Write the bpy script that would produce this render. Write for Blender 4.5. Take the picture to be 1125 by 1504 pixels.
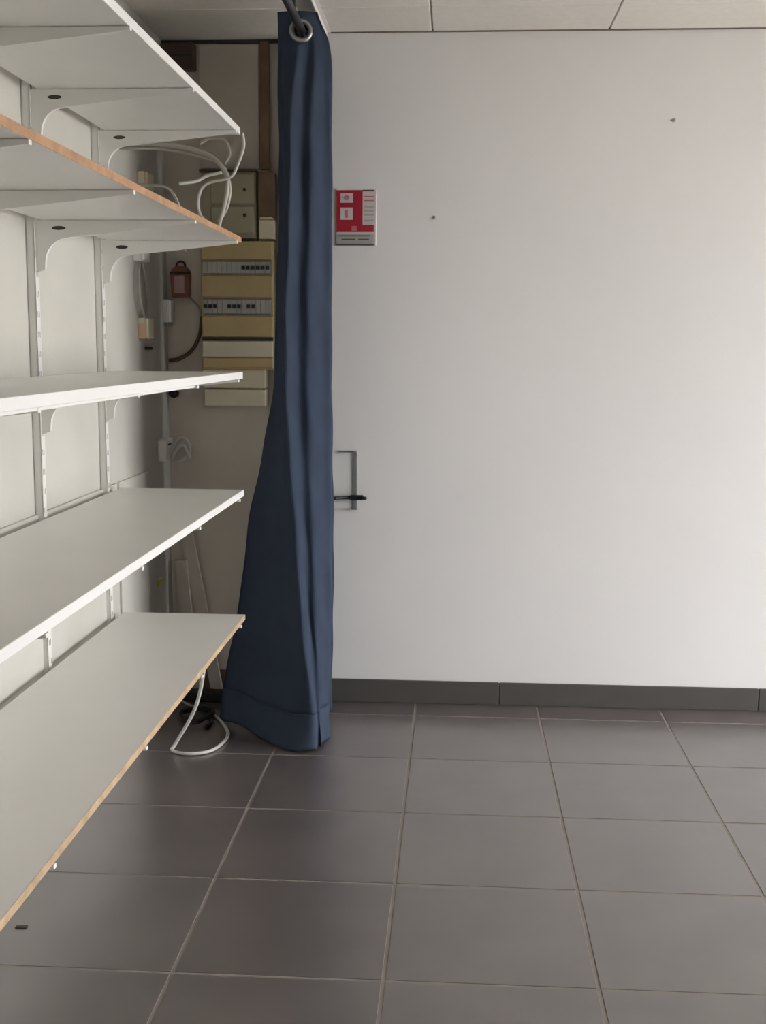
import bpy, bmesh, math, random
from mathutils import Vector, Matrix
random.seed(7)
for o in list(bpy.data.objects): bpy.data.objects.remove(o)
S = bpy.context.scene
COL = S.collection

# ------------------------------------------------------------------ camera
PITCH, YAW, ROLL, EYE = 0.139349, 0.0624720, 0.0062358, 1.31907
fh = Vector((-math.sin(YAW), math.cos(YAW), 0)); rh = Vector((math.cos(YAW), math.sin(YAW), 0)); up = Vector((0, 0, 1))
fw = fh*math.cos(PITCH) - up*math.sin(PITCH); u2 = up*math.cos(PITCH) + fh*math.sin(PITCH)
r3 = rh*math.cos(ROLL) + u2*math.sin(ROLL); u3 = u2*math.cos(ROLL) - rh*math.sin(ROLL)
cd = bpy.data.cameras.new('camera'); cam = bpy.data.objects.new('camera', cd); COL.objects.link(cam)
cd.sensor_fit = 'HORIZONTAL'; cd.sensor_width = 36; cd.lens = 1718.474/1125*36; cd.clip_start = .02
M = Matrix((( r3.x, u3.x, -fw.x, 0), (r3.y, u3.y, -fw.y, 0), (r3.z, u3.z, -fw.z, EYE), (0, 0, 0, 1)))
cam.matrix_world = M
S.camera = cam

# ------------------------------------------------------------------ sky, light, exposure
W = bpy.data.worlds.new('overcast_sky'); S.world = W; W.use_nodes = True
nt = W.node_tree; bg = nt.nodes['Background']
bg.inputs['Color'].default_value = (.96, .985, 1.01, 1); bg.inputs['Strength'].default_value = 3.0
S.view_settings.view_transform = 'Standard'; S.view_settings.look = 'None'
S.view_settings.gamma = 1; S.view_settings.use_curve_mapping = False
S.view_settings.exposure = 2.88
XR, YF, YB, YRB, XL, H = 4.2, -1.5, 4.255, 4.35, -1.08, 2.407       # room: right wall, front wall, back wall, recess back, left wall, ceiling
WY0, WY1, WZ0, WZ1 = 1.50, 4.10, 0.02, 2.10                          # shop window in the right wall
pd = bpy.data.lights.new('window_daylight', 'AREA'); pd.shape = 'RECTANGLE'; pd.size = WZ1-WZ0; pd.size_y = WY1-WY0
pd.cycles.is_portal = True
po = bpy.data.objects.new('window_daylight', pd); COL.objects.link(po)
po.location = (XR+.12, (WY0+WY1)/2, (WZ0+WZ1)/2); po.rotation_euler = (0, math.radians(90), 0)

sn = bpy.data.lights.new('sun', 'SUN'); sn.energy = 3.0; sn.angle = math.radians(2); sn.color = (1, .95, .88)    # falls on the street outside, behind the shop
so_ = bpy.data.objects.new('sun', sn); COL.objects.link(so_); so_.rotation_euler = Vector((.55, .35, -.80)).to_track_quat('-Z', 'Y').to_euler()

# ------------------------------------------------------------------ materials
def mat(name, col, rough=.5, metal=0, noise=0, nscale=8, bump=0, bscale=60, spec=.5, rnd=0, sheen=0, col2=None):
    m = bpy.data.materials.new(name); m.use_nodes = True
    n = m.node_tree; b = n.nodes['Principled BSDF']
    b.inputs['Base Color'].default_value = (*col, 1); b.inputs['Roughness'].default_value = rough
    b.inputs['Metallic'].default_value = metal; b.inputs['Specular IOR Level'].default_value = spec
    if sheen: b.inputs['Sheen Weight'].default_value = sheen
    tc = n.nodes.new('ShaderNodeTexCoord')
    src = None
    if noise or col2:
        t = n.nodes.new('ShaderNodeTexNoise'); t.inputs['Scale'].default_value = nscale; t.inputs['Detail'].default_value = 5
        g = n.nodes.new('ShaderNodeNewGeometry'); n.links.new(g.outputs['Position'], t.inputs['Vector'])
        mx = n.nodes.new('ShaderNodeMix'); mx.data_type = 'RGBA'
        c2 = col2 or tuple(c*(1-noise) for c in col)
        mx.inputs['A'].default_value = (*col, 1); mx.inputs['B'].default_value = (*c2, 1)
        mr = n.nodes.new('ShaderNodeMapRange'); mr.inputs['From Min'].default_value = .35; mr.inputs['From Max'].default_value = .7
        n.links.new(t.outputs['Fac'], mr.inputs['Value']); n.links.new(mr.outputs['Result'], mx.inputs['Factor'])
        src = mx.outputs['Result']
    if rnd:
        oi = n.nodes.new('ShaderNodeObjectInfo'); hs = n.nodes.new('ShaderNodeHueSaturation')
        mr2 = n.nodes.new('ShaderNodeMapRange'); mr2.inputs['To Min'].default_value = 1-rnd; mr2.inputs['To Max'].default_value = 1+rnd
        n.links.new(oi.outputs['Random'], mr2.inputs['Value']); n.links.new(mr2.outputs['Result'], hs.inputs['Value'])
        if src: n.links.new(src, hs.inputs['Color'])
        else: hs.inputs['Color'].default_value = (*col, 1)
        src = hs.outputs['Color']
    if src: n.links.new(src, b.inputs['Base Color'])
    if bump:
        t2 = n.nodes.new('ShaderNodeTexNoise'); t2.inputs['Scale'].default_value = bscale
        g2 = n.nodes.new('ShaderNodeNewGeometry'); n.links.new(g2.outputs['Position'], t2.inputs['Vector'])
        bp = n.nodes.new('ShaderNodeBump'); bp.inputs['Strength'].default_value = bump; bp.inputs['Distance'].default_value = .003
        n.links.new(t2.outputs['Fac'], bp.inputs['Height']); n.links.new(bp.outputs['Normal'], b.inputs['Normal'])
    return m
def coat(m, w, r):
    b = m.node_tree.nodes['Principled BSDF']; b.inputs['Coat Weight'].default_value = w; b.inputs['Coat Roughness'].default_value = r
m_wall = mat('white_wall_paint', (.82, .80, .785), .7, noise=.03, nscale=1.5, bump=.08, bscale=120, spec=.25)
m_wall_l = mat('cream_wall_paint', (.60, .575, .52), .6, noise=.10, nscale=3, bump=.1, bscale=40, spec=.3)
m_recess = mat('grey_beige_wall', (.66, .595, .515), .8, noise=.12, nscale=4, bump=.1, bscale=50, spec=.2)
m_ceil = mat('ceiling_tile', (.86, .815, .75), .8, noise=.05, nscale=40, spec=.2, rnd=.02)
m_ceil_seam = mat('ceiling_seam', (.50, .47, .43), .8)
m_tile = mat('grey_floor_tile', (.135, .113, .109), .30, col2=(.104, .088, .086), nscale=5, bump=.03, bscale=30, spec=1.0, rnd=.06)
coat(m_tile, .6, .3)
m_grout = mat('light_grout', (.30, .265, .24), .9, noise=.15, nscale=20, spec=.1)
m_base = mat('dark_baseboard_tile', (.085, .078, .072), .45, noise=.1, nscale=8, rnd=.04)
m_lam = mat('white_laminate', (.82, .80, .765), .35, noise=.03, nscale=6, spec=.4)
m_edge_w = mat('white_edge_band', (.80, .78, .75), .4)
m_edge_o = mat('raw_orange_edge', (.47, .265, .14), .6, noise=.3, nscale=30)
m_edge_t = mat('tan_edge', (.54, .38, .23), .6, noise=.3, nscale=30)
m_steel_w = mat('white_painted_steel', (.79, .775, .735), .4, spec=.5)
m_dark = mat('dark_slot', (.05, .045, .04), .7)
m_fab = mat('navy_curtain_fabric', (.042, .056, .087), .9, noise=.12, nscale=14, bump=.15, bscale=500, spec=.1)
m_fab_h = mat('navy_hem_fabric', (.044, .059, .091), .9, noise=.1, nscale=14, bump=.15, bscale=500, spec=.1)
m_chrome = mat('brushed_eyelet', (.36, .355, .35), .3, metal=1)
m_rod = mat('black_rod', (.02, .02, .02), .5)
m_gap_shade = mat('brown_gap_shade', (.22, .18, .14), .8)
m_red = mat('sign_red', (.42, .012, .03), .4)
m_sign_w = mat('sign_white', (.62, .57, .55), .45)
m_sign_g = mat('sign_grey', (.40, .39, .37), .5)
m_sign_d = mat('sign_dark', (.09, .085, .08), .5)
m_sign_p = mat('sign_pink', (.55, .16, .19), .5)
m_grey_metal = mat('grey_metal', (.22, .22, .215), .45, metal=.3)
m_black = mat('black_plastic', (.012, .012, .013), .5)
m_wcable = mat('white_cable_sheath', (.56, .545, .51), .5)
m_gcable = mat('greyish_cable_sheath', (.40, .375, .33), .5)
m_bcable = mat('black_cable_sheath', (.02, .02, .02), .5)
m_yel = mat('yellowed_panel_plastic', (.58, .44, .21), .5, noise=.12, nscale=9)
m_cream = mat('cream_panel_plastic', (.76, .68, .51), .5, noise=.08, nscale=9)
m_olive = mat('olive_grey_box', (.44, .40, .27), .6, noise=.1, nscale=9)
m_brk = mat('breaker_grey', (.46, .45, .42), .5)
m_brown = mat('brown_wood', (.20, .12, .065), .6, noise=.3, nscale=12)
m_dbrown = mat('dark_brown', (.12, .075, .05), .6, noise=.3, nscale=12)
m_rust = mat('rust_brown_plastic', (.24, .085, .05), .5)
m_pink = mat('pinkish_plate', (.50, .34, .29), .5)
m_ywax = mat('yellow_plastic', (.62, .50, .10), .5)
m_orange = mat('pale_orange_plastic', (.72, .48, .30), .5)
m_alu = mat('aluminium_frame', (.45, .45, .45), .4, metal=.6)
m_pave = mat('street_paving', (.46, .44, .41), .9, noise=.2, nscale=2)
m_board = mat('grey_beige_board', (.58, .52, .45), .7, noise=.1, nscale=5)
mg = bpy.data.materials.new('window_glass'); mg.use_nodes = True
n = mg.node_tree; n.nodes.clear(); out = n.nodes.new('ShaderNodeOutputMaterial'); mxs = n.nodes.new('ShaderNodeMixShader')
tr = n.nodes.new('ShaderNodeBsdfTransparent'); gl = n.nodes.new('ShaderNodeBsdfGlossy'); gl.inputs['Roughness'].default_value = .02
mxs.inputs[0].default_value = .07
n.links.new(tr.outputs[0], mxs.inputs[1]); n.links.new(gl.outputs[0], mxs.inputs[2]); n.links.new(mxs.outputs[0], out.inputs[0])

# ------------------------------------------------------------------ helpers
def BM(): return bmesh.new()
def box(bm, x0, x1, y0, y1, z0, z1, bev=0, seg=1):
    r = bmesh.ops.create_cube(bm, size=1, matrix=Matrix.Translation(((x0+x1)/2, (y0+y1)/2, (z0+z1)/2)) @ Matrix.Diagonal((x1-x0, y1-y0, z1-z0, 1)))
    if bev:
        es = list({e for v in r['verts'] for e in v.link_edges})
        bmesh.ops.bevel(bm, geom=es, offset=bev, segments=seg, affect='EDGES', profile=.5)
    return bm
def cyl(bm, p, q, r, r2=None, n=20):
    p, q = Vector(p), Vector(q); d = q-p
    mt = Matrix.Translation((p+q)/2) @ d.to_track_quat('Z', 'Y').to_matrix().to_4x4()
    bmesh.ops.create_cone(bm, cap_ends=True, segments=n, radius1=r, radius2=r if r2 is None else r2, depth=d.length, matrix=mt)
    return bm
def prism(bm, prof, axis, a0, a1):
    """closed 2-D outline swept along one axis ('x','y','z')"""
    f = {'x': lambda p, a: (a, p[0], p[1]), 'y': lambda p, a: (p[0], a, p[1]), 'z': lambda p, a: (p[0], p[1], a)}[axis]
    A = [bm.verts.new(f(p, a0)) for p in prof]; B = [bm.verts.new(f(p, a1)) for p in prof]
    k = len(prof)
    for i in range(k): bm.faces.new((A[i], A[(i+1) % k], B[(i+1) % k], B[i]))
    bm.faces.new(A[::-1]); bm.faces.new(B)
    bmesh.ops.recalc_face_normals(bm, faces=bm.faces)
    return bm
def crom(P, sub=8):
    P = [Vector(p) for p in P]; Q = [P[0]*2-P[1]] + P + [P[-1]*2-P[-2]]; R = []
    for i in range(1, len(Q)-2):
        a, b, c, d = Q[i-1:i+3]
        for k in range(sub):
            t = k/sub
            R.append(.5*((2*b)+(c-a)*t+(2*a-5*b+4*c-d)*t*t+(3*b-a-3*c+d)*t**3))
    R.append(P[-1]); return R
def tube(bm, P, r, sub=8, n=8):
    pts = crom(P, sub); rings = []; nrm = None
    for i, p in enumerate(pts):
        t = (pts[min(i+1, len(pts)-1)]-pts[max(i-1, 0)]).normalized()
        if nrm is None: nrm = t.orthogonal().normalized()
        nrm = (nrm - t*nrm.dot(t)).normalized(); b = t.cross(nrm)
        rings.append([bm.verts.new(p+r*(math.cos(2*math.pi*k/n)*nrm+math.sin(2*math.pi*k/n)*b)) for k in range(n)])
    for A, B in zip(rings, rings[1:]):
        for k in range(n): bm.faces.new((A[k], A[(k+1) % n], B[(k+1) % n], B[k]))
    bm.faces.new(rings[0][::-1]); bm.faces.new(rings[-1])
    return bm
def torus(bm, c, ax, R, r, n=28, k=10):
    """ring round the axis ax"""
    q = Vector(ax).to_track_quat('Z', 'Y'); c = Vector(c); g = []
    for i in range(n):
        a = 2*math.pi*i/n; g.append([bm.verts.new(c+q @ Vector(((R+r*math.cos(b))*math.cos(a), (R+r*math.cos(b))*math.sin(a), r*math.sin(b)))) for b in [2*math.pi*j/k for j in range(k)]])
    for i in range(n):
        for j in range(k): bm.faces.new((g[i][j], g[(i+1) % n][j], g[(i+1) % n][(j+1) % k], g[i][(j+1) % k]))
    return bm
def wpos(o):
    v = Vector((0, 0, 0))
    while o: v += o.location; o = o.parent
    return v
def obj(name, bm, m, parent=None, loc=None, smooth=False):
    """world-space bmesh -> one linked mesh object (origin at its parent's, or at loc)"""
    org = wpos(parent) if parent else Vector(loc or (0, 0, 0))
    bmesh.ops.translate(bm, verts=bm.verts, vec=-org)
    me = bpy.data.meshes.new(name); bm.to_mesh(me); bm.free(); me.materials.append(m)
    if smooth:
        for p in me.polygons: p.use_smooth = True
    o = bpy.data.objects.new(name, me); COL.objects.link(o)
    if parent: o.parent = parent
    else: o.location = org
    return o
def tag(o, label, cat, group=None):
    o['label'] = label; o['category'] = cat
    if group: o['group'] = group
    return o
def thing(name, label, cat, loc, group=None):
    o = bpy.data.objects.new(name, None); o.empty_display_size = .05; COL.objects.link(o); o.location = loc
    return tag(o, label, cat, group)
def copy_tree(o, parent=None):
    c = o.copy(); COL.objects.link(c)
    if parent: c.parent = parent
    for ch in list(o.children): copy_tree(ch, c)
    return c
def struct(o):
    o['kind'] = 'structure'; return o

# ------------------------------------------------------------------ room shell
floor = struct(obj('floor', box(BM(), XL-.2, XR+.2, YF-.2, YRB+.2, -.12, -.0012), m_grout))
T, GX, GY, J = .45, -.58672, 2.29740, .0042
shared = {}
def piece(name, mesh_key, builder, m, parent, loc):
    """loop helper: alike pieces share one mesh"""
    if mesh_key not in shared:
        bm = builder(); me = bpy.data.meshes.new(name); bm.to_mesh(me); bm.free(); me.materials.append(m); shared[mesh_key] = me
    o = bpy.data.objects.new(name, shared[mesh_key]); COL.objects.link(o); o.parent = parent; o.location = Vector(loc)-wpos(parent)
    return o
i0 = math.floor((XL-GX)/T); i1 = math.ceil((XR-GX)/T); j0 = math.floor((YF-GY)/T); j1 = math.ceil((YRB-GY)/T)
for i in range(i0, i1):
    for j in range(j0, j1):
        x0, x1 = max(GX+i*T+J, XL), min(GX+(i+1)*T-J, XR); y0, y1 = max(GY+j*T+J, YF), min(GY+(j+1)*T-J, YRB)
        if x1-x0 < .01 or y1-y0 < .01: continue
        w, d = round(x1-x0, 4), round(y1-y0, 4)
        piece('tile', ('f', w, d), lambda: box(BM(), 0, w, 0, d, -.008, 0, .0007), m_tile, floor, (x0, y0, 0))
ceil = struct(obj('ceiling', box(BM(), XL-.2, XR+.2, YF-.2, YRB+.2, H+.006, H+.12), m_ceil_seam))
CX, CY, CT = -.104, 3.955, .606
XE = -.470                                                            # edge between the two ceiling fields, above the curtain
for (xa, xb, ca) in ((XE, XR, CX), (XL, XE-.07, XL-.004)):
    for i in range(-4, 9):
        for j in range(-12, 2):
            x0, x1 = max(ca+i*CT+.003, xa), min(ca+(i+1)*CT-.003, xb); y0, y1 = max(CY+j*CT+.003, YF), min(CY+(j+1)*CT-.003, YRB if xb < 0 else YB-.010)
            if x1-x0 < .01 or y1-y0 < .01: continue
            w, d = round(x1-x0, 4), round(y1-y0, 4)
            piece('tile', ('c', w, d), lambda: box(BM(), 0, w, 0, d, 0, .012, .002), m_ceil, ceil, (x0, y0, H))
bm = BM(); box(bm, XE-.004, XE, YF, YB-.01, H-.018, H+.01); box(bm, XE, XE+.012, YF, YB-.01, H-.002, H+.001)
struct(obj('trim_1', bm, m_edge_w))                                   # pale angle along the edge of the ceiling field

struct(obj('shade_strip_1', box(BM(), XE, XR, YB-.008, YB, H-.0025, H+.006), m_gap_shade)); struct(obj('shade_strip_2', box(BM(), XL, XE-.07, YRB-.016, YRB, H-.010, H+.006), m_dark))   # dark strips whose colour stands in for shaded gaps between ceiling and walls
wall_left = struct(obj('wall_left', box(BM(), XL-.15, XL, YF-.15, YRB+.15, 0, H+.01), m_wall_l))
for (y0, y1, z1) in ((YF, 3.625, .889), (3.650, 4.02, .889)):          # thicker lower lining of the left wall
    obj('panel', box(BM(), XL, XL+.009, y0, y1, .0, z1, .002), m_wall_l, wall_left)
wall_back = struct(obj('wall_back', box(BM(), -.53, XR+.15, YB, YB+.25, 0, H+.01, .002), m_wall))
for (x, z) in ((.734, 2.106), (-.092, 1.779)):
    obj('nail', cyl(BM(), (x, YB-.004, z), (x, YB+.002, z), .0055, n=10), m_grey_metal, wall_back)
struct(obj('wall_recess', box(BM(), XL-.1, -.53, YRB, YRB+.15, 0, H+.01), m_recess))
wall_right = struct(obj('wall_right', (lambda b: (box(b, XR, XR+.2, YF-.15, WY0, 0, H+.01), box(b, XR, XR+.2, WY1, YB+.1, 0, H+.01),
    box(b, XR, XR+.2, WY0, WY1, WZ1, H+.01), box(b, XR, XR+.2, WY0, WY1, 0, WZ0), b)[-1])(BM()), m_wall))
struct(obj('wall_front', box(BM(), XL-.15, XR+.15, YF-.15, YF, 0, H+.01), m_wall))
win = struct(obj('window_1', (lambda b: (box(b, XR+.03, XR+.09, WY0, WY1, WZ0, WZ0+.06), box(b, XR+.03, XR+.09, WY0, WY1, WZ1-.06, WZ1), b)[-1])(BM()), m_alu))
for k in range(4):
    y = WY0 + (WY1-WY0-.05)*k/3
    obj('mullion', box(BM(), XR+.03, XR+.09, y, y+.05, WZ0+.06, WZ1-.06), m_alu, win)
    if k < 3: obj('pane', box(BM(), XR+.058, XR+.062, y+.05, y+(WY1-WY0-.05)/3, WZ0+.06, WZ1-.06), mg, win)
struct(obj('pavement', box(BM(), XR+.2, 30, -25, 25, -.15, -.05), m_pave))
base = struct(obj('baseboard_back', box(BM(), -.525, XR, YB-.006, YB, 0, .084), m_grout))
xs = [-.525, .172, 1.122, 2.072, 3.022, 3.972, XR]
for a, b in zip(xs, xs[1:]):
    obj('tile', box(BM(), a+.002, b-.002, YB-.013, YB-.004, .003, .088, .0015), m_base, base)
bl = struct(obj('baseboard_recess', box(BM(), -1.07, -.535, YRB-.012, YRB, 0, .085, .002), m_brown))

# ------------------------------------------------------------------ shelving on the left wall
XS, XB, YE, YN = -.655, -1.042, 3.565, .55                            # front, back, far end, near end
ups = [1.80, 2.38, 2.935, 3.49]
words = ['nearest', 'third from the far end', 'second from the far end', 'farthest']
def upright():
    u = thing('shelf_upright', '', 'upright', (XL, 0, 0))
    bm = BM(); box(bm, XL, XL+.003, -.014, .014, .10, 2.12); box(bm, XL, XL+.022, -.014, -.011, .10, 2.12); box(bm, XL, XL+.022, .011, .014, .10, 2.12)
    box(bm, XL+.019, XL+.022, -.014, .014, .10, 2.12)
    obj('channel', bm, m_steel_w, u)
    bm = BM()
    for k in range(39):
        for s in (-.006, .004): box(bm, XL+.0218, XL+.0223, s, s+.002, .14+k*.05, .155+k*.05)
    obj('slots', bm, m_dark, u)['kind'] = 'stuff'
    return u
uproto = upright()
ulab = ['white slotted steel shelf upright nearest the camera on the left wall', 'white slotted steel shelf upright on the left wall, third from the curtain',
        'white slotted steel shelf upright on the left wall, second from the curtain', 'white slotted steel shelf upright on the left wall, closest to the curtain']
for k, y in enumerate(ups):
    u = uproto if k == 0 else copy_tree(uproto)
    u.location = (XL, y, 0); u['label'] = ulab[k]; u['group'] = 'slotted shelf uprights'
def bracket():
    b = thing('shelf_bracket', '', 'bracket', (XL+.022, 0, 0))
    x0, x1 = XL+.0225, XS-.003
    prof = [(x0, -.001), (x1, -.001), (x1, -.008), (x1-.01, -.010)]
    prof += [(x0+.15, -.036), (x0+.09, -.042)]
    for k in range(1, 7):                                             # rounded inner corner down to the upright
        a = k/6*math.pi/2; prof.append((x0+.085-.062*math.sin(a), -.105+.062*math.cos(a)))
    prof += [(x0+.022, -.12), (x0, -.13)]
    obj('arm', prism(BM(), prof, 'y', -.006, .006), m_steel_w, b)
    obj('tip', box(BM(), x1-.006, x1+.0055, -.006, .006, -.009, -.0006, .001), m_steel_w, b)
    bm = BM(); prism(bm, [(x0+.06+.018*math.cos(t*math.pi/6), -.020+.005*math.sin(t*math.pi/6)) for t in range(12)], 'y', -.0065, .0065)
    obj('slot', bm, m_dark, b)
    return b
bproto = bracket(); first = True
sh = [  # underside z, name words, edge material, label
    (1.944, 'topmost', m_edge_w, 'topmost white shelf board on the left wall, white front edge, seen from below'),
    (1.630, 'second', m_edge_o, 'second shelf board from the top, raw orange front edge, seen from below'),
    (1.224, 'middle', m_edge_w, 'middle shelf board near eye level with thick white front edge'),
    (.862, 'fourth', m_edge_w, 'fourth shelf board from the top, pale top face and thin white front edge'),
    (.470, 'lowest', m_edge_t, 'lowest shelf board above the floor, broad pale top and tan front edge')]
for zi, w, me, lab in sh:
    th = .016 if me is not m_edge_w else .020
    t = thing('shelf', lab, 'shelf', (XB, YE, zi), 'wall shelves')
    obj('board', box(BM(), XB, XS-.0012, YN, YE-.0012, zi, zi+th, .0008), m_lam, t)
    obj('front_edge', box(BM(), XS-.0012, XS, YN, YE, zi, zi+th, .0004), me, t)
    obj('end_edge', box(BM(), XB, XS-.0012, YE-.0012, YE, zi, zi+th), m_edge_w, t)
    if w == 'middle': obj('edge_strip', box(BM(), XS-.012, XS+.001, YN, 2.90, zi-.006, zi, .001), m_edge_w, t)
    for k, y in enumerate(ups):
        b = bproto if first else copy_tree(bproto); first = False
        b.location = (XL+.022, y, zi)
        b['label'] = 'white steel bracket under the %s shelf, %s' % (w if w not in ('second', 'fourth') else w+'-from-top', words[k] if words[k] != 'nearest' else 'nearest the camera')
        b['group'] = 'shelf brackets'

# ------------------------------------------------------------------ curtain and rod
rod = thing('curtain_rod', 'dark curtain rod under the ceiling edge, running towards the white wall', 'curtain rod', (-.507, 3.6, 2.30))
obj('pole', cyl(BM(), (-.500, YF+.01, 2.296), (-.500, YRB-.002, 2.296), .013, n=16), m_rod, rod, smooth=False)
obj('wall_flange', cyl(BM(), (-.500, YRB-.014, 2.296), (-.500, YRB, 2.296), .024, n=20), m_rod, rod)
for y in (3.62, 1.6):
    obj('hanger', box(BM(), -.505, -.495, y-.01, y+.01, 2.29, H+.006), m_rod, rod)

# horizontal sections: z, then (X, Y) points from the left edge of the front fold to the last pleat
def sect(xl, xr, xm, dl, dr, fwd, bulge, fold, c2=.66, c3=.30):
    y = 3.755-fwd
    P = [(xl, y+dl), (xl+(xm-xl)*.33, y+dl*c2+fold*.6), (xl+(xm-xl)*.7, y+dl*c3), (xm, y), (xm+(xr-xm)*.28, y+dr*.30+fold), (xm+(xr-xm)*.52, y+dr*.42-fold*.5),
         (xm+(xr-xm)*.80, y+dr*.75+fold*.5), (xr, y+dr), (xr-.012, y+dr+.04)]
    ym = y+max(dl, dr)+.05; g = max(.12, 4.215-ym)/.225
    P += [((xl+xr)/2, ym), (xl+.02+bulge, ym+.03*g), (xl+.035+bulge, ym+.06*g), ((xl+xr)/2, ym+.08*g), (xr-.006, ym+.105*g), (xr-.012, ym+.135*g), ((xl+xr)/2, ym+.15*g),
          (xl+.03+bulge, ym+.175*g), ((xl+xr)/2, ym+.205*g), (xr-.012, ym+.22*g)]
    return [(a*(1+.266*(b-3.755)), b) for a, b in P]                  # pleats fan out slightly towards the wall
LV = [  # z, xl, xr, xm, dl, dr, fwd, bulge, fold
    (2.345, -.570, -.445, -.500, .010, .020, 0, 0, .000),
    (2.255, -.571, -.408, -.500, .015, .035, 0, 0, .002),
    (2.100, -.570, -.403, -.525, .060, .080, 0, 0, .010),
    (1.764, -.570, -.402, -.535, .100, .115, 0, 0, .012),
    (1.450, -.582, -.403, -.548, .110, .120, 0, 0, .011),
    (1.210, -.590, -.403, -.550, .120, .120, .0, 0, .010),
    (.980, -.625, -.403, -.542, .190, .130, .005, .03, .008),
    (.720, -.675, -.403, -.524, .270, .135, .010, .05, .007),
    (.480, -.702, -.404, -.510, .300, .140, .015, .06, .010),
    (.300, -.732, -.408, -.492, .310, .150, .025, .07, .006, .64, .26),
    (.170, -.757, -.412, -.476, .310, .150, .045, .08, .005, .60, .20),
    (.090, -.774, -.414, -.466, .305, .150, .065, .08, .006, .58, .14),
    (.004, -.780, -.412, -.462, .300, .150, .085, .08, .010, .55, .06)]
secs = [(L[0], crom([(x, y, 0) for x, y in sect(*L[1:])], 6)) for L in LV]
def hspline(z):
    """monotone blend of the sections (Catmull-Rom in the level index)"""
    zs = [s[0] for s in secs]
    i = max(k for k in range(len(zs)-1) if z <= zs[k]+1e-9)
    t = (zs[i]-z)/(zs[i]-zs[i+1])
    a, b, c, d = (secs[max(i-1, 0)][1], secs[i][1], secs[i+1][1], secs[min(i+2, len(zs)-1)][1])
    h = zs[i]-zs[i+1]; h0 = zs[max(i-1, 0)]-zs[i] or h; h1 = zs[i+1]-zs[min(i+2, len(zs)-1)] or h
    R = []
    for p, q, r, s in zip(a, b, c, d):
        m0 = (r-p)*(h/(h+h0)); m1 = (s-q)*(h/(h+h1))
        R.append((2*t**3-3*t*t+1)*q+(t**3-2*t*t+t)*m0+(-2*t**3+3*t*t)*r+(t**3-t*t)*m1)
    return R
def cloth(z0, z1, nz, off=0, lift=False):
    bm = BM(); rows = []
    for k in range(nz+1):
        z = z0+(z1-z0)*k/nz; row = []
        for i, p in enumerate(hspline(z)):
            zz = z
            if z < .3:                                                # hem: left of the front fold lies a little off the floor
                zz = z + .012*(1-z/.3)*max(0, math.sin(i*.45))
            row.append(bm.verts.new((p.x + .0016*math.sin(z*23+i*.5), p.y + .002*math.sin(z*17+i*.35), zz)))
        rows.append(row)
    for A, B in zip(rows, rows[1:]):
        for i in range(len(A)-1): bm.faces.new((A[i], A[i+1], B[i+1], B[i]))
    return bm
cur = thing('curtain', 'long navy blue eyelet curtain bunched beside the white wall, hem spread on the floor', 'curtain', (-.52, 3.75, 0))
fb = cloth(2.345, .115, 110)
bmesh.ops.delete(fb, geom=[f for f in fb.faces if (f.calc_center_median().x+.500)**2+(f.calc_center_median().z-2.290)**2 < .024**2], context='FACES')   # eyelet holes
f1 = obj('fabric', fb, m_fab, cur, smooth=True)
f2 = obj('hem', cloth(.115, .004, 10), m_fab_h, cur, smooth=True)
for f in (f1, f2):
    md = f.modifiers.new('cloth_thickness', 'SOLIDIFY'); md.thickness = .0025; md.offset = 1
zE = 2.285
ey = [(-.495, 3.752)]
obj('eyelet', torus(BM(), (-.497, 3.752, 2.285), (.25, -1, .05), .029, .008), m_chrome, cur, smooth=True)
for k, y in enumerate((3.86, 3.93, 4.02)):
    obj('eyelet', torus(BM(), (-.500, y, 2.285), (.2*(-1)**k, -1, 0), .027, .006), m_chrome, cur, smooth=True)

# ------------------------------------------------------------------ things on the white wall
sg = thing('wall_sign', 'red and white fire equipment sign high on the white wall beside the curtain', 'sign', (-.371, YB, 1.679))
yw = YB
obj('board', box(BM(), -.441, -.297, yw-.004, yw, 1.679, 1.874, .001), m_sign_w, sg)
def pl(name, x0, x1, z0, z1, m, d=.0052, parent=None): return obj(name, box(BM(), x0, x1, yw-d, yw-.0035, z0, z1), m, parent or sg)
red = pl('red_field', -.438, -.345, 1.727, 1.872, m_red)
pl('red_band', -.438, -.305, 1.727, 1.752, m_red, .0054)
pl('top_line', -.345, -.305, 1.868, 1.8735, m_dbrown, .0054)
for z0, z1 in ((1.829, 1.862), (1.770, 1.812)):
    p = pl('pictogram', -.424, -.380, z0, z1, m_sign_w, .0058)
# extinguisher and hose-reel like marks inside the two white squares
obj('mark', cyl(BM(), (-.402, yw-.0064, 1.846), (-.402, yw-.0056, 1.846), .009, n=20), m_sign_p, sg)
obj('mark', box(BM(), -.407, -.397, yw-.0064, yw-.0056, 1.776, 1.803, .0003), m_sign_p, sg)
for z in (1.848, 1.834, 1.812, 1.798, 1.784, 1.766): pl('text_line', -.340, -.304, z, z+.004, m_sign_p if z > 1.83 else m_sign_g, .0052)
pl('band_mark', -.384, -.366, 1.731, 1.748, m_sign_p, .0062)
pl('grey_field', -.438, -.305, 1.681, 1.722, m_sign_g, .0050)
for x0, x1, z in ((-.432, -.318, 1.712), (-.420, -.372, 1.700), (-.360, -.322, 1.700)): pl('text_line', x0, x1, z, z+.004, m_sign_d, .0056)
pl('bottom_line', -.438, -.303, 1.680, 1.686, m_sign_d, .0056)

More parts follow.
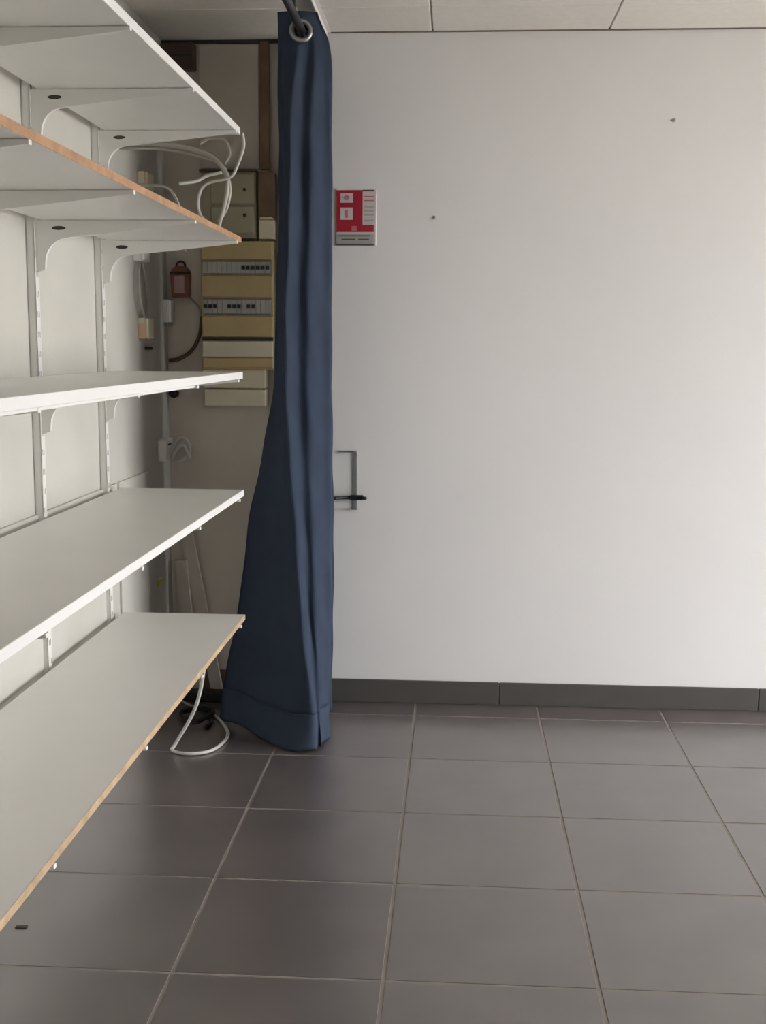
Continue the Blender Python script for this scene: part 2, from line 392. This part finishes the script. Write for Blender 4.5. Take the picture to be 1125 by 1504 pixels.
eb = thing('wall_bracket', 'empty extinguisher wall bracket with black clamp, below the red sign', 'wall bracket', (-.37, YB, .733))
bm = BM(); box(bm, -.378, -.362, YB-.004, YB, .734, .946, .001); box(bm, -.432, -.362, YB-.006, YB, .940, .946, .001); box(bm, -.378, -.362, YB-.03, YB, .940, .946, .001)
obj('back_plate', bm, m_grey_metal, eb)
bm = BM(); tube(bm, [(-.440, YB-.060, .777), (-.425, YB-.035, .776), (-.40, YB-.018, .775), (-.37, YB-.012, .775), (-.345, YB-.018, .775), (-.328, YB-.04, .776)], .0065, 6, 8)
obj('clamp_arm', bm, m_black, eb, smooth=True)
obj('clamp_block', box(BM(), -.388, -.338, YB-.026, YB-.003, .766, .784, .003), m_black, eb)
obj('foot', box(BM(), -.381, -.359, YB-.02, YB, .730, .737, .001), m_grey_metal, eb)

# ------------------------------------------------------------------ recess: boxes and panels
yb = YRB
def pbox(name, x0, x1, z0, z1, d, m, parent, bev=.003, y0=None): return obj(name, box(BM(), x0, x1, yb-d, y0 if y0 is not None else yb-.001, z0, z1, bev), m, parent)
db = thing('distribution_board', 'yellowed electrical distribution board with rows of breakers on the recess wall', 'electrical panel', (-.80, yb, 1.10))
pbox('body', -.938, -.672, 1.236, 1.700, .060, m_yel, db)
for z0, z1, m in ((1.632, 1.697, m_yel), (1.498, 1.576, m_yel), (1.356, 1.431, m_yel), (1.282, 1.340, m_cream), (1.243, 1.279, m_yel)):
    obj('cover_strip', box(BM(), -.935, -.675, yb-.072, yb-.058, z0, z1, .003), m, db)
for z0, z1 in ((1.580, 1.628), (1.436, 1.494)):
    r = obj('breaker_row', box(BM(), -.930, -.680, yb-.066, yb-.058, z0, z1, .001), m_grey_metal, db)
    for k in range(14):
        x = -.928+k*.0176
        b = obj('breaker', box(BM(), x, x+.0168, yb-.076, yb-.064, z0+.004, z1-.004, .001), m_brk, r)
    for k in ((0, 1, 2, 5, 6, 7, 9, 10) if z0 < 1.5 else (8, 9, 10, 11, 12, 13)):
        x = -.928+k*.0176
        obj('toggle', box(BM(), x+.003, x+.014, yb-.086, yb-.074, (z0+z1)/2-.007, (z0+z1)/2+.007, .001), m_black, r)
obj('shadow_gap', box(BM(), -.936, -.674, yb-.064, yb-.056, 1.342, 1.354), m_black, db)
pbox('lower_box', -.938, -.705, 1.168, 1.236, .055, m_cream, db)
pbox('lower_cover', -.936, -.705, 1.102, 1.164, .050, m_cream, db)
mb = thing('meter_box', 'olive grey meter box above the yellowed electrical panel in the recess', 'meter box', (-.82, yb, 1.70))
pbox('body', -.932, -.735, 1.708, 1.944, .050, m_olive, mb)
obj('lid', box(BM(), -.900, -.742, yb-.060, yb-.048, 1.830, 1.936, .004), m_olive, mb)
obj('lid', box(BM(), -.900, -.742, yb-.060, yb-.048, 1.725, 1.822, .004), m_olive, mb)
obj('lid_screw', cyl(BM(), (-.775, yb-.064, 1.88), (-.775, yb-.058, 1.88), .006, n=12), m_dark, mb)
obj('lid_screw', cyl(BM(), (-.775, yb-.064, 1.79), (-.775, yb-.058, 1.79), .006, n=12), m_dark, mb)
obj('top_rim', box(BM(), -.940, -.735, yb-.062, yb-.001, 1.944, 1.952, .001), m_dbrown, mb)
obj('bottom_rim', box(BM(), -.900, -.735, yb-.064, yb-.001, 1.702, 1.708, .001), m_dbrown, mb)
sbx = thing('fuse_box', 'narrow brown box with pale lower half right of the meter box', 'fuse box', (-.70, yb, 1.70))
pbox('upper_half', -.728, -.668, 1.785, 1.944, .055, m_brown, sbx)
pbox('lower_half', -.725, -.668, 1.706, 1.775, .055, m_cream, sbx)
obj('catch', box(BM(), -.718, -.676, yb-.066, yb-.001, 1.776, 1.784, .001), m_cream, sbx)
tag(obj('wooden_batten', box(BM(), -.722, -.690, yb-.022, yb-.001, 1.956, 2.40, .002), m_brown, None, (-.706, yb, 1.956)), 'upright brown wooden batten above the narrow brown box beside the curtain', 'batten')
tag(obj('wall_panel', box(BM(), -.945, -.728, yb-.012, yb-.001, 1.960, 2.392, .002), m_board, None, (-.83, yb, 1.960)), 'plain grey beige board on the recess wall above the meter box', 'panel')
bk = thing('timber_block', 'dark brown block in the top left corner of the recess', 'block', (-1.01, yb, 2.30))
pbox('block', -1.075, -.955, 2.300, 2.392, .05, m_dbrown, bk, .004)
obj('groove', box(BM(), -1.07, -.96, yb-.052, yb-.048, 2.345, 2.350), m_dark, bk)

dv = thing('wall_buzzer', 'small rust brown device with pinkish face on the recess wall, left of the electrical panel', 'device', (-1.02, yb, 1.50))
prof = [(-1.052, 1.500), (-.990, 1.500), (-.986, 1.580), (-.992, 1.600), (-1.006, 1.612), (-1.034, 1.612), (-1.050, 1.600), (-1.056, 1.580)]
obj('housing', prism(BM(), prof, 'y', yb-.045, yb-.001), m_rust, dv)
obj('face_plate', box(BM(), -1.042, -1.000, yb-.052, yb-.044, 1.512, 1.578, .004), m_pink, dv)
obj('cap', box(BM(), -1.056, -.984, yb-.054, yb-.02, 1.582, 1.590, .002), m_black, dv)
obj('ring', torus(BM(), (-1.019, yb-.03, 1.612), (0, -1, 0), .016, .004, 20, 8), m_dark, dv, smooth=True)
tag(obj('dark_cable', tube(BM(), [(-.945, yb-.02, 1.43), (-.955, yb-.025, 1.36), (-.985, yb-.025, 1.305), (-1.03, yb-.02, 1.275), (-1.072, yb-.015, 1.268)], .007), m_dbrown, None, (-1.0, yb, 1.27), True), 'dark cable curving from the electrical panel down to the corner', 'cable')
tag(obj('wire_loop', tube(BM(), [(-.99, yb-.015, 1.50), (-.955, yb-.02, 1.46), (-.947, yb-.02, 1.40), (-.965, yb-.02, 1.33)], .004), m_gcable, None, (-.96, yb, 1.33), True), 'thin pale wire looping down beside the rust brown device', 'wire')
kb = thing('cable_gland', 'small black knob in the corner just below the middle shelf end', 'knob', (-1.06, yb, 1.147))
obj('base', cyl(BM(), (-1.058, yb-.02, 1.147), (-1.058, yb, 1.147), .018, n=16), m_black, kb); obj('knob', cyl(BM(), (-1.058, yb-.04, 1.147), (-1.058, yb-.02, 1.147), .012, .009, n=16), m_black, kb)

# left wall fittings beyond the shelves
def lbox(name, label, y0, y1, z0, z1, d, m, cat):
    t = thing(name, label, cat, (XL, (y0+y1)/2, z0))
    obj('housing', box(BM(), XL, XL+d*.7, y0, y1, z0, z1, .002), m, t)
    obj('cover', box(BM(), XL+d*.7, XL+d, y0+.002, y1-.002, z0+.002, z1-.002, .003), m, t)
    return t
lbox('junction_box', 'white junction box on the left wall just under the second shelf end', 3.90, 3.99, 1.600, 1.650, .035, m_steel_w, 'junction box')
lbox('junction_box', 'pale grey green junction box on the left wall above the second shelf end', 3.97, 4.06, 1.838, 1.900, .035, m_cream, 'junction box')
cb = lbox('switch_box', 'cream switch box on the left wall at the lower end of a hanging cable', 3.94, 4.02, 1.345, 1.415, .035, m_cream, 'switch')
obj('side_label', box(BM(), XL+.005, XL+.028, 3.938, 3.9405, 1.350, 1.395), m_orange, cb)
lbox('trunking_piece', 'small white trunking cover in the recess corner below the rust brown device', 4.27, 4.345, 1.405, 1.490, .03, m_steel_w, 'trunking')
tag(obj('hanging_cable', tube(BM(), [(XL+.015, 3.93, 1.60), (XL+.018, 3.90, 1.55), (XL+.02, 3.90, 1.48), (XL+.02, 3.95, 1.42), (XL+.012, 3.99, 1.412)], .005), m_gcable, None, (XL, 3.93, 1.40), True), 'grey cable bowing down from the white junction box to the cream switch box', 'cable')
tag(obj('hanging_cable', tube(BM(), [(XL+.012, 3.97, 1.60), (XL+.014, 4.00, 1.54), (XL+.014, 4.02, 1.46), (XL+.012, 4.005, 1.415)], .004), m_gcable, None, (XL, 4.0, 1.40), True), 'thinner grey cable hanging straight beside the bowed one under the white junction box', 'cable')
tag(obj('wall_clip', box(BM(), XL, XL+.008, 4.02, 4.10, 1.308, 1.318, .002), m_dark, None, (XL, 4.06, 1.31)), 'small dark clip on the left wall below the cream switch box', 'clip')
so = thing('socket_box', 'white wall socket with crumpled flex, above the fourth shelf end', 'socket', (XL, 4.22, .91))
obj('housing', box(BM(), XL, XL+.03, 4.17, 4.28, .905, .985, .004), m_steel_w, so); obj('slot', box(BM(), XL+.0295, XL+.031, 4.20, 4.25, .962, .968), m_dark, so)
tag(obj('socket_flex', tube(BM(), [(XL+.03, 4.22, .93), (XL+.06, 4.24, .985), (XL+.085, 4.27, .975), (XL+.09, 4.28, .93), (XL+.06, 4.26, .90), (XL+.04, 4.22, .915), (XL+.07, 4.25, .96), (XL+.095, 4.27, .91)], .006), m_wcable, None, (XL, 4.22, .90), True), 'crumpled white flex looped in front of the white wall socket', 'cable')
tag(obj('wall_tag', box(BM(), XL, XL+.006, 4.125, 4.165, .450, .478, .002), m_ywax, None, (XL, 4.14, .45)), 'tiny yellow tag on the left wall between the two lowest shelves', 'tag')
for k, (xa, xb_, zt, xt, lab) in enumerate(((-.925, -.900, .62, -1.035, 'thin grey board leaning left in the recess corner, the longer of two'), (-1.005, -.985, .52, -1.055, 'thin grey board leaning in the recess corner, the shorter and steeper of two'))):
    bm = BM(); prism(bm, [(xa, .0), (xb_+.02, .0), (xt+.045, zt), (xt, zt)], 'y', yb-.045-k*.02, yb-.027-k*.02)
    tag(obj('leaning_board', bm, m_board, None, (xa, yb-.04, 0)), lab, 'board')

# ------------------------------------------------------------------ loose cables
def cable(name, label, P, r, m, loc): return tag(obj(name, tube(BM(), P, r), m, None, loc, True), label, 'cable')
cb0 = thing('cable_bundle', 'bundle of white cables hanging from the far end of the topmost shelf', 'cable', (-.78, 3.62, 1.94))
def strand(P, r, m): obj('strand', tube(BM(), P, r), m, cb0, smooth=True)
strand([(-1.05, 3.66, 1.935), (-.95, 3.66, 1.935), (-.84, 3.65, 1.922), (-.755, 3.64, 1.890), (-.715, 3.64, 1.84), (-.713, 3.64, 1.78), (-.735, 3.64, 1.70), (-.742, 3.65, 1.665)], .0068, m_gcable)
strand([(-1.05, 3.67, 1.925), (-.93, 3.67, 1.922), (-.83, 3.66, 1.905), (-.735, 3.65, 1.875), (-.705, 3.65, 1.81), (-.716, 3.65, 1.74), (-.75, 3.65, 1.695), (-.775, 3.65, 1.69)], .0052, m_gcable)
strand([(-.655, 3.60, 1.955), (-.655, 3.62, 1.92), (-.675, 3.63, 1.87), (-.70, 3.63, 1.83), (-.775, 3.64, 1.812), (-.80, 3.64, 1.77), (-.795, 3.64, 1.72), (-.76, 3.64, 1.69)], .0045, m_wcable)
strand([(-.725, 3.63, 1.845), (-.77, 3.63, 1.835), (-.80, 3.62, 1.818), (-.85, 3.60, 1.808)], .005, m_wcable)
strand([(-.79, 3.63, 1.93), (-.76, 3.63, 1.945), (-.715, 3.63, 1.938), (-.70, 3.63, 1.90), (-.715, 3.63, 1.87)], .0045, m_gcable)
cable('white_cable', 'thin white cable bending down behind the second shelf end', [(-1.075, 3.86, 1.84), (-.99, 3.78, 1.828), (-.93, 3.76, 1.818), (-.895, 3.75, 1.78), (-.875, 3.75, 1.71), (-.87, 3.75, 1.62)], .0045, m_gcable, (-.9, 3.76, 1.62))
cable('floor_cable', 'white cable loop dropping from the lowest shelf onto the floor', [(-.80, 3.50, .445), (-.795, 3.60, .33), (-.835, 3.65, .16), (-.905, 3.655, .03), (-.915, 3.64, .008), (-.855, 3.615, .007), (-.787, 3.655, .007), (-.762, 3.79, .007), (-.80, 3.92, .007), (-.875, 4.05, .007), (-.96, 4.12, .007), (-1.03, 4.2, .007)], .0058, m_wcable, (-.85, 3.65, 0))
bm = BM()
P = [(-.915+.055*math.cos(a)*(1+.15*math.sin(3*a)), 3.99+.075*math.sin(a), .009+.006*(k/44)+.004*math.sin(2.3*a)+.004) for k in range(45) for a in [k*.47]]
tube(bm, P, .006, 3, 6)
tag(obj('cable_coil', bm, m_bcable, None, (-.91, 3.99, 0), True), 'tangled coil of black cable on the floor behind the white loop', 'cable')
cable('black_lead', 'black lead lying on the floor beside the coil at the curtain hem', [(-.88, 4.04, .007), (-.86, 3.98, .007), (-.848, 3.93, .007), (-.86, 3.88, .007)], .006, m_bcable, (-.86, 3.9, 0))
ps = thing('power_strip', 'dark power strip on the floor at the foot of the recess wall', 'power strip', (-.93, 4.2, 0))
obj('body', box(BM(), -1.04, -.82, 4.19, 4.24, .0, .04, .005), m_black, ps)
for k in range(4): obj('socket', cyl(BM(), (-1.01+k*.05, 4.215, .039), (-1.01+k*.05, 4.215, .042), .017, n=16), m_dark, ps)
tag(obj('floor_chip', box(BM(), -.991, -.964, 2.458, 2.470, 0, .003, .001), m_dark, None, (-.978, 2.464, 0)), 'tiny dark chip lying on a floor tile below the near end of the shelves', 'chip')
